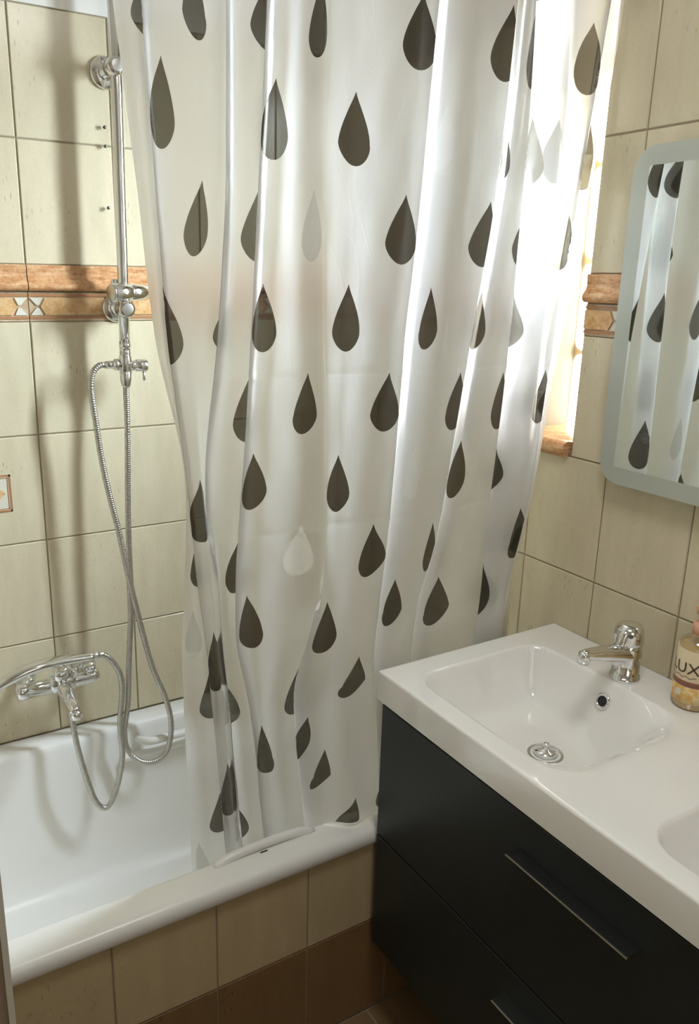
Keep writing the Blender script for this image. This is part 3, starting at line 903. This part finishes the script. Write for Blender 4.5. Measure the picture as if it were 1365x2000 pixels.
# the sheet's folds: heights, distance along the hem, and (x, y) of every fold line at each height
CLOTH_Z = [2.3, 2.1, 1.9, 1.7, 1.5, 1.3, 1.1, 0.97, 0.87, 0.76, 0.65, 0.55, 0.49, 0.41]
CLOTH_S = [0.0,0.0164,0.0454,0.072,0.0969,0.1347,0.164,0.1955,0.2232,0.2391,0.2717,0.3023,0.3496,0.3953,0.4469,0.4712,0.5191,0.5683,0.6198,0.6673,0.7027,0.7594,0.8155,0.8726,0.917,0.9707,1.0664,1.1563,1.2805,1.3174,1.3658,1.3949,1.4079,1.4402]
CLOTH_XY = [[[.32,1.126],[.351,1.118],[.39,1.132],[.377,1.11],[.44,1.116],[.483,1.134],[.53,1.138],[.509,1.108],[.542,1.122],[.568,1.122],[.602,1.134],[.583,1.112],[.615,1.128],[.645,1.118],[.673,1.106],[.681,1.126],[.724,1.128],[.799,1.121],[.857,1.127],[.913,1.134],[.886,1.114],[.917,1.109],[.981,1.126],[1.073,1.138],[1.038,1.112],[1.076,1.124],[1.095,1.142],[1.167,1.143],[1.065,1.111],[1.123,1.11],[1.182,1.114],[1.271,1.118],[1.269,1.13],[1.306,1.128]],[[.342,1.136],[.367,1.128],[.401,1.142],[.387,1.12],[.437,1.126],[.486,1.144],[.532,1.148],[.511,1.118],[.538,1.132],[.563,1.132],[.598,1.144],[.578,1.122],[.615,1.138],[.643,1.128],[.674,1.116],[.681,1.136],[.726,1.138],[.794,1.131],[.855,1.137],[.907,1.144],[.88,1.124],[.919,1.119],[.981,1.136],[1.072,1.148],[1.037,1.122],[1.074,1.134],[1.109,1.152],[1.185,1.153],[1.079,1.121],[1.129,1.12],[1.188,1.124],[1.261,1.128],[1.259,1.14],[1.306,1.138]],[[.366,1.145],[.383,1.137],[.41,1.151],[.397,1.129],[.433,1.135],[.49,1.153],[.534,1.157],[.513,1.127],[.535,1.141],[.559,1.141],[.595,1.153],[.574,1.131],[.616,1.147],[.641,1.137],[.673,1.125],[.681,1.145],[.729,1.147],[.79,1.14],[.853,1.146],[.902,1.153],[.874,1.133],[.922,1.128],[.982,1.145],[1.072,1.157],[1.036,1.131],[1.073,1.143],[1.123,1.161],[1.204,1.162],[1.093,1.13],[1.135,1.129],[1.195,1.133],[1.251,1.137],[1.248,1.149],[1.297,1.147]],[[.389,1.155],[.401,1.147],[.424,1.161],[.41,1.139],[.436,1.145],[.496,1.163],[.537,1.167],[.513,1.137],[.532,1.151],[.555,1.151],[.588,1.163],[.567,1.141],[.612,1.157],[.643,1.147],[.681,1.135],[.688,1.155],[.733,1.157],[.788,1.15],[.851,1.156],[.899,1.163],[.87,1.143],[.926,1.138],[.984,1.155],[1.066,1.167],[1.03,1.141],[1.065,1.153],[1.132,1.171],[1.215,1.172],[1.102,1.14],[1.144,1.139],[1.205,1.143],[1.241,1.147],[1.237,1.159],[1.275,1.157]],[[.411,1.165],[.419,1.157],[.439,1.171],[.424,1.149],[.451,1.155],[.49,1.173],[.526,1.177],[.501,1.147],[.53,1.161],[.548,1.161],[.582,1.173],[.56,1.151],[.607,1.167],[.655,1.157],[.692,1.145],[.699,1.165],[.742,1.167],[.791,1.16],[.847,1.166],[.889,1.173],[.86,1.153],[.929,1.148],[.977,1.165],[1.045,1.177],[1.01,1.151],[1.058,1.163],[1.139,1.181],[1.225,1.182],[1.109,1.15],[1.153,1.149],[1.206,1.153],[1.229,1.157],[1.224,1.169],[1.26,1.167]],[[.453,1.174],[.451,1.166],[.464,1.18],[.449,1.158],[.473,1.164],[.488,1.182],[.498,1.186],[.483,1.156],[.518,1.17],[.538,1.17],[.573,1.182],[.55,1.16],[.6,1.176],[.659,1.166],[.705,1.154],[.711,1.174],[.747,1.176],[.791,1.169],[.84,1.175],[.887,1.182],[.858,1.162],[.914,1.157],[.971,1.174],[1.027,1.186],[.991,1.16],[1.05,1.172],[1.138,1.19],[1.229,1.191],[1.108,1.159],[1.154,1.158],[1.206,1.162],[1.221,1.166],[1.216,1.178],[1.245,1.176]],[[.452,1.184],[.462,1.176],[.485,1.19],[.469,1.168],[.491,1.174],[.508,1.192],[.507,1.168],[.504,1.192],[.523,1.18],[.533,1.18],[.562,1.192],[.539,1.17],[.59,1.186],[.647,1.176],[.712,1.165],[.719,1.184],[.75,1.186],[.79,1.179],[.834,1.185],[.883,1.192],[.853,1.172],[.908,1.167],[.965,1.184],[1.007,1.196],[.969,1.17],[1.03,1.182],[1.133,1.2],[1.227,1.201],[1.103,1.169],[1.141,1.168],[1.184,1.172],[1.209,1.176],[1.203,1.188],[1.23,1.186]],[[.447,1.191],[.469,1.183],[.501,1.197],[.486,1.175],[.503,1.181],[.521,1.199],[.517,1.175],[.514,1.199],[.536,1.187],[.542,1.187],[.564,1.199],[.544,1.177],[.589,1.193],[.64,1.183],[.715,1.191],[.693,1.176],[.745,1.193],[.788,1.186],[.83,1.192],[.877,1.199],[.846,1.179],[.902,1.174],[.951,1.191],[.976,1.203],[.94,1.177],[1.006,1.189],[1.136,1.207],[1.232,1.208],[1.106,1.176],[1.13,1.175],[1.165,1.179],[1.186,1.183],[1.18,1.195],[1.205,1.193]],[[.449,1.196],[.475,1.188],[.511,1.202],[.495,1.18],[.513,1.186],[.531,1.204],[.529,1.18],[.526,1.204],[.55,1.192],[.561,1.192],[.585,1.204],[.565,1.182],[.596,1.198],[.637,1.188],[.694,1.204],[.663,1.18],[.737,1.198],[.786,1.191],[.827,1.197],[.874,1.204],[.844,1.184],[.9,1.179],[.944,1.196],[.971,1.208],[.935,1.182],[.995,1.194],[1.133,1.212],[1.231,1.213],[1.103,1.181],[1.125,1.18],[1.158,1.184],[1.185,1.188],[1.178,1.2],[1.201,1.198]],[[.458,1.215],[.487,1.207],[.527,1.221],[.511,1.199],[.529,1.205],[.547,1.223],[.543,1.199],[.539,1.223],[.568,1.211],[.583,1.211],[.61,1.223],[.588,1.201],[.615,1.217],[.649,1.207],[.703,1.222],[.675,1.199],[.74,1.212],[.788,1.194],[.826,1.197],[.883,1.204],[.854,1.184],[.898,1.179],[.939,1.196],[.972,1.208],[.938,1.182],[.989,1.194],[1.126,1.212],[1.224,1.213],[1.097,1.181],[1.119,1.18],[1.153,1.184],[1.18,1.188],[1.173,1.2],[1.195,1.198]],[[.467,1.233],[.499,1.225],[.542,1.239],[.525,1.217],[.545,1.223],[.564,1.241],[.56,1.217],[.555,1.241],[.586,1.229],[.6,1.229],[.628,1.241],[.606,1.219],[.635,1.235],[.667,1.225],[.721,1.238],[.694,1.217],[.749,1.222],[.795,1.196],[.831,1.198],[.893,1.205],[.864,1.185],[.903,1.18],[.939,1.197],[.978,1.209],[.944,1.183],[.989,1.195],[1.124,1.213],[1.224,1.214],[1.095,1.182],[1.117,1.181],[1.152,1.185],[1.179,1.189],[1.172,1.201],[1.193,1.199]],[[.475,1.25],[.51,1.242],[.555,1.256],[.538,1.234],[.558,1.24],[.58,1.258],[.574,1.234],[.569,1.258],[.603,1.246],[.617,1.246],[.645,1.258],[.622,1.236],[.65,1.252],[.683,1.242],[.736,1.246],[.713,1.232],[.761,1.225],[.804,1.194],[.843,1.198],[.901,1.205],[.872,1.185],[.908,1.18],[.942,1.197],[.984,1.209],[.951,1.183],[.993,1.195],[1.124,1.213],[1.224,1.214],[1.096,1.182],[1.118,1.181],[1.152,1.185],[1.18,1.189],[1.172,1.201],[1.193,1.199]],[[.479,1.26],[.516,1.252],[.563,1.266],[.546,1.244],[.564,1.25],[.587,1.268],[.583,1.244],[.577,1.268],[.613,1.256],[.628,1.256],[.656,1.268],[.633,1.246],[.659,1.262],[.691,1.252],[.745,1.248],[.723,1.238],[.769,1.224],[.811,1.193],[.852,1.198],[.907,1.205],[.878,1.185],[.911,1.18],[.944,1.197],[.988,1.209],[.955,1.183],[.996,1.195],[1.125,1.213],[1.226,1.214],[1.097,1.182],[1.119,1.181],[1.154,1.185],[1.182,1.189],[1.174,1.201],[1.195,1.199]],[[.485,1.273],[.524,1.265],[.573,1.279],[.555,1.257],[.572,1.263],[.596,1.281],[.593,1.257],[.588,1.281],[.625,1.269],[.642,1.269],[.67,1.281],[.646,1.259],[.669,1.275],[.702,1.265],[.752,1.251],[.733,1.244],[.775,1.223],[.819,1.192],[.862,1.198],[.914,1.205],[.885,1.185],[.916,1.18],[.949,1.197],[.993,1.209],[.96,1.183],[.999,1.195],[1.126,1.213],[1.228,1.214],[1.098,1.182],[1.121,1.181],[1.156,1.185],[1.184,1.189],[1.176,1.201],[1.197,1.199]]]
DROPS = [
    ('d', 0.0415, 0.0474, 1.9747, 1.9039, 0.0, 0.0),
    ('d', 0.1244, 0.0256, 2.0117, 1.9111, 0.0, 0.0052),
    ('d', 0.2597, 0.0466, 2.0058, 1.9125, 0.0, 0.0),
    ('d', 0.0872, 0.0304, 1.8809, 1.7659, 0.0018, -0.0015),
    ('d', 0.3332, 0.0597, 1.8768, 1.7673, -0.0003, -0.0016),
    ('d', 0.1219, 0.0269, 1.7326, 1.6264, 0.0079, -0.0029),
    ('d', 0.2577, 0.0496, 1.7321, 1.6216, 0.0, 0.0),
    ('d', 0.4233, 0.0383, 2.0108, 1.9084, 0.0, -0.0024),
    ('d', 0.5275, 0.0483, 1.8767, 1.7704, 0.0009, 0.0051),
    ('d', 0.6212, 0.0609, 2.0285, 1.9209, 0.0004, 0.0005),
    ('p', 0.4167, 0.0354, 1.7302, 1.6236, 0.0037, -0.0029),
    ('p', 0.7466, 0.0409, 1.8747, 1.7677, -0.0023, -0.0089),
    ('d', 0.6156, 0.0588, 1.735, 1.6231, 0.0024, 0.004),
    ('d', 0.8513, 0.0427, 2.0463, 1.9288, 0.0026, -0.0014),
    ('d', 1.0613, 0.1207, 2.0514, 1.9254, 0.0, 0.0),
    ('d', 1.2705, 0.0643, 2.1552, 2.0493, 0.0, 0.0),
    ('d', 1.4185, 0.0433, 2.1926, 2.0792, 0.0, 0.0),
    ('d', 1.3775, 0.0329, 2.0396, 1.9247, -0.0002, 0.0012),
    ('d', 0.9344, 0.0709, 1.8581, 1.7681, 0.0, 0.0),
    ('d', 1.2849, 0.06, 1.8745, 1.765, 0.0, 0.0),
    ('p', 1.3335, 0.0542, 1.8794, 1.7718, 0.0071, 0.0054),
    ('d', 1.0702, 0.0691, 1.7394, 1.6262, 0.0267, 0.0),
    ('d', 0.0715, 0.0491, 1.5847, 1.4705, 0.0, 0.0),
    ('d', 0.168, 0.0434, 1.5721, 1.4828, 0.0, 0.0),
    ('d', 0.3319, 0.0466, 1.5899, 1.4833, -0.0038, 0.0024),
    ('d', 0.2586, 0.0481, 1.4529, 1.3369, 0.0, 0.0),
    ('d', 0.4024, 0.0374, 1.4482, 1.3443, 0.0034, -0.0056),
    ('d', 0.3312, 0.0446, 1.3195, 1.221, -0.0033, 0.0009),
    ('d', 0.0994, 0.067, 1.2857, 1.1775, 0.0, 0.0),
    ('d', 0.523, 0.0506, 1.59, 1.4789, 0.0043, 0.0012),
    ('d', 0.743, 0.0266, 1.5868, 1.4797, -0.0026, -0.0035),
    ('d', 0.6112, 0.0657, 1.4403, 1.3328, 0.0036, 0.0065),
    ('d', 0.5155, 0.0557, 1.2986, 1.1912, -0.0006, -0.0023),
    ('p', 0.7461, 0.0309, 1.3038, 1.2019, -0.0033, -0.0004),
    ('d', 0.9426, 0.0464, 1.3042, 1.1891, 0.0, 0.0),
    ('d', 0.8438, 0.0467, 1.432, 1.3212, -0.0006, -0.0025),
    ('d', 0.846, 0.0433, 1.7367, 1.6229, 0.0053, 0.0052),
    ('d', 0.9329, 0.0596, 1.5815, 1.4765, 0.0, 0.0),
    ('d', 1.2703, 0.0675, 1.5804, 1.4784, 0.0, 0.0),
    ('d', 1.0936, 0.0447, 1.5839, 1.4806, 0.0202, 0.0),
    ('d', 1.0512, 0.0567, 1.4283, 1.3124, 0.0, 0.0),
    ('d', 1.3738, 0.0644, 1.4309, 1.3222, -0.0001, -0.0056),
    ('d', 1.265, 0.0698, 1.2912, 1.195, 0.0, 0.0),
    ('d', 1.3728, 0.0385, 1.7334, 1.6208, 0.0015, -0.0011),
    ('d', 1.4137, 0.0433, 1.8859, 1.7681, 0.0099, 0.0139),
    ('d', 0.0409, 0.0536, 1.1842, 1.0927, 0.0, 0.0),
    ('d', 0.2563, 0.0619, 1.1625, 1.0694, -0.0028, 0.0),
    ('w', 0.4045, 0.0394, 1.1813, 1.0864, 0.0007, 0.0014),
    ('d', 0.3381, 0.0449, 1.0637, 0.9539, -0.0064, 0.0091),
    ('d', 0.5142, 0.045, 1.0164, 0.9098, -0.0073, 0.0008),
    ('p', 0.0154, 0.0237, 1.0592, 0.9678, 0.0, 0.0),
    ('d', 0.0997, 0.0681, 1.0095, 0.8916, 0.0, 0.0),
    ('d', 0.038, 0.0433, 0.935, 0.8292, 0.0, 0.0),
    ('d', 0.198, 0.0539, 0.9101, 0.8002, 0.0, 0.0),
    ('d', 0.4249, 0.0435, 0.8881, 0.7811, 0.0, 0.0),
    ('d', 0.4796, 0.0433, 0.775, 0.6805, 0.0204, -0.0084),
    ('d', 0.3411, 0.0545, 0.7794, 0.6541, 0.0065, 0.0125),
    ('d', 0.5206, 0.0314, 0.6801, 0.5886, 0.0073, -0.0178),
    ('d', 0.5923, 0.0693, 0.8817, 0.7993, 0.0141, -0.0262),
    ('d', 0.1023, 0.0662, 0.7203, 0.5861, 0.0, 0.0),
    ('d', 0.0393, 0.0433, 0.6585, 0.5386, 0.0, 0.0),
    ('d', 0.1948, 0.0466, 0.6221, 0.4927, 0.0, 0.0),
    ('d', 0.5666, 0.056, 0.5591, 0.4803, 0.0229, -0.0195),
    ('d', 0.6664, 0.0504, 0.5807, 0.4915, 0.0, 0.0),
    ('p', 0.0069, 0.02, 0.538, 0.4039, 0.0, 0.0),
    ('d', 0.6121, 0.0691, 1.1573, 1.051, 0.0001, -0.006),
    ('d', 0.7378, 0.0347, 1.0425, 0.9442, -0.0018, -0.0075),
    ('d', 0.8252, 0.0427, 1.1394, 1.0352, -0.0044, 0.0003),
    ('d', 0.9698, 0.0534, 1.0224, 0.9128, -0.014, -0.0051),
    ('d', 1.2726, 0.0945, 1.0382, 0.9159, 0.0, 0.0),
    ('d', 1.3872, 0.0574, 1.1436, 1.0319, -0.0181, -0.008),
]

# ------------------------------------------------------------------ shower curtain
CZ = np.array(CLOTH_Z)[::-1]
CT = np.array(CLOTH_XY)[::-1]
CS = np.array(CLOTH_S)
CM = np.gradient(CT, CZ, axis=0)
SMAX, ZTOP = CS[-1], 2.26
M_DS = np.diff(CS)


def cloth(s, z):
    """point of the hanging sheet at s (metres along its hem) and height z"""
    z = np.clip(z, CZ[0], CZ[-1])
    k = np.clip(np.searchsorted(CZ, z) - 1, 0, len(CZ) - 2)
    h = CZ[k + 1] - CZ[k]
    t = ((z - CZ[k]) / h)[:, None, None]
    h = h[:, None, None]
    F = (2*t**3 - 3*t**2 + 1) * CT[k] + (t**3 - 2*t**2 + t) * h * CM[k] + (-2*t**3 + 3*t**2) * CT[k + 1] + (t**3 - t**2) * h * CM[k + 1]
    s = np.clip(s, 0, SMAX)
    j = np.clip(np.searchsorted(CS, s, side='right') - 1, 0, len(CS) - 2)
    sl = np.diff(F, axis=1) / M_DS[None, :, None]
    m = np.empty_like(F)
    m[:, 0], m[:, -1] = sl[:, 0], sl[:, -1]
    w0, w1 = M_DS[1:][None, :, None], M_DS[:-1][None, :, None]
    m[:, 1:-1] = (w0 * sl[:, :-1] + w1 * sl[:, 1:]) / (w0 + w1)
    n = np.arange(len(s))
    h = M_DS[j][:, None]
    t = ((s - CS[j]) / M_DS[j])[:, None]
    xy = (2*t**3 - 3*t**2 + 1) * F[n, j] + (t**3 - 2*t**2 + t) * h * m[n, j] + (-2*t**3 + 3*t**2) * F[n, j + 1] + (t**3 - t**2) * h * m[n, j + 1]
    # small crumples of the thin sheet
    a = 0.0006 * np.sin(s * 61 + z * 17) * np.sin(z * 23 + s * 9) + 0.0003 * np.sin(s * 130 - z * 31 + 1.3)
    for zc, d in ((1.168, 0.0022), (1.442, 0.0014), (0.83, 0.0012)):   # creases left by the packaging
        a -= d * np.exp(-np.abs(z - zc) / 0.006)
    xy[:, 1] += a
    return xy


def zhem(s):
    """height of the hem: inside the bath on the left, lying on its rim on the right"""
    t = np.clip((s - 0.500) / 0.012, 0, 1)
    return 0.415 + 0.0815 * t


# half-width of a raindrop from its tip (0) to its foot (1)
DT = [0.0, 0.05, 0.12, 0.217, 0.30, 0.40, 0.49, 0.58, 0.645, 0.69, 0.74, 0.79, 0.85, 0.90, 0.94, 0.97, 0.99, 1.0]
DW = [0.0, 0.07, 0.19, 0.38, 0.53, 0.70, 0.83, 0.93, 0.98, 1.0, 0.995, 0.95, 0.84, 0.71, 0.555, 0.40, 0.23, 0.0]


def drop_poly(sc, w, z0, z1, ts, bs):
    P = []
    for sg in (1, -1):
        rng = range(len(DT)) if sg == 1 else range(len(DT) - 2, 0, -1)
        for k in rng:
            t = DT[k]
            mid = sc + ts * (1 - t / 0.69) if t < 0.69 else sc + bs * (t - 0.69) / 0.31
            P.append((mid + sg * DW[k] * w / 2, z0 + (z1 - z0) * t))
    out = []
    for s, z in P:
        s = min(max(s, 0.004), SMAX - 0.004)
        z = min(max(z, float(zhem(np.array(s))) + 0.004), ZTOP - 0.004)
        if not out or abs(s - out[-1][0]) + abs(z - out[-1][1]) > 0.0006:
            out.append((s, z))
    return out[::-1]


scols = sorted(set([round(float(v), 5) for a, b in zip(CS[:-1], CS[1:]) for v in np.linspace(a, b, max(3, int((b - a) / 0.0052)) + 1)]))
zs_ = np.array(sorted(set(np.round(np.concatenate([np.arange(0.43, ZTOP - 0.01, 0.018)] + [zc + np.array([-.012, -.005, 0, .005, .012]) for zc in (1.168, 1.442, 0.83)]), 4))))
pts, edges, faces = [], [], []
bot_s = scols
border = [(s, float(zhem(np.array(s)))) for s in bot_s] + [(SMAX, float(z)) for z in zs_ if z > 0.51] + [(s, ZTOP) for s in reversed(bot_s)] + [(0.0, float(z)) for z in zs_[::-1]]
pts += border
faces.append(list(range(len(border))))
for d in DROPS:
    p = drop_poly(*d[1:])
    i0 = len(pts)
    pts += p
    faces.append(list(range(i0, len(pts))))
for s in scols[1:-1]:
    for z in zs_:
        if z > float(zhem(np.array(s))) + 0.006:
            pts.append((s, float(z)))
vo, eo, fo_, _, _, fsrc = delaunay_2d_cdt([Vector(p) for p in pts], [], faces, 1, 1e-5)
q = np.array([(v.x, v.y) for v in vo])
xy = cloth(q[:, 0], q[:, 1])
P3 = np.column_stack([xy, q[:, 1]])
FA = np.array([f for f in fo_ if len(f) == 3])
FS = [fsrc[i] for i, f in enumerate(fo_) if len(f) == 3]
nrm = np.zeros_like(P3)
fn = np.cross(P3[FA[:, 1]] - P3[FA[:, 0]], P3[FA[:, 2]] - P3[FA[:, 0]])
for c in range(3):
    np.add.at(nrm, FA[:, c], fn)
nrm /= np.maximum(np.linalg.norm(nrm, axis=1), 1e-12)[:, None]
owner = np.zeros(len(FA), int)
for i, src in enumerate(FS):
    own = [k for k in src if k > 0]
    owner[i] = min(own) if own else 0


def patch(name, idx, mat, parent=None, label=None):
    fa = FA[idx]
    used, inv = np.unique(fa.ravel(), return_inverse=True)
    org = Vector((0.80, 1.16, 0.5))
    me = bpy.data.meshes.new(name)
    me.from_pydata([tuple(p) for p in (P3[used] - np.array(org))], [], [tuple(f) for f in inv.reshape(-1, 3).tolist()])
    me.polygons.foreach_set('use_smooth', [True] * len(me.polygons))
    me.normals_split_custom_set_from_vertices([tuple(v) for v in nrm[used]])
    me.materials.append(mat)
    o = link(bpy.data.objects.new(name, me), parent, org)
    if label:
        o['label'] = label
    return o


curtain = patch('shower_curtain', np.where(owner == 0)[0], M['sheet'])
props(curtain, 'frosted white shower curtain printed with dark raindrops, hanging along the bath', 'shower curtain')
for i, d in enumerate(DROPS):
    idx = np.where(owner == i + 1)[0]
    if len(idx):
        patch('raindrop', idx, M['drop_' + d[0]], curtain, {'d': None, 'p': 'pale grey raindrop', 'w': 'white raindrop'}[d[0]])
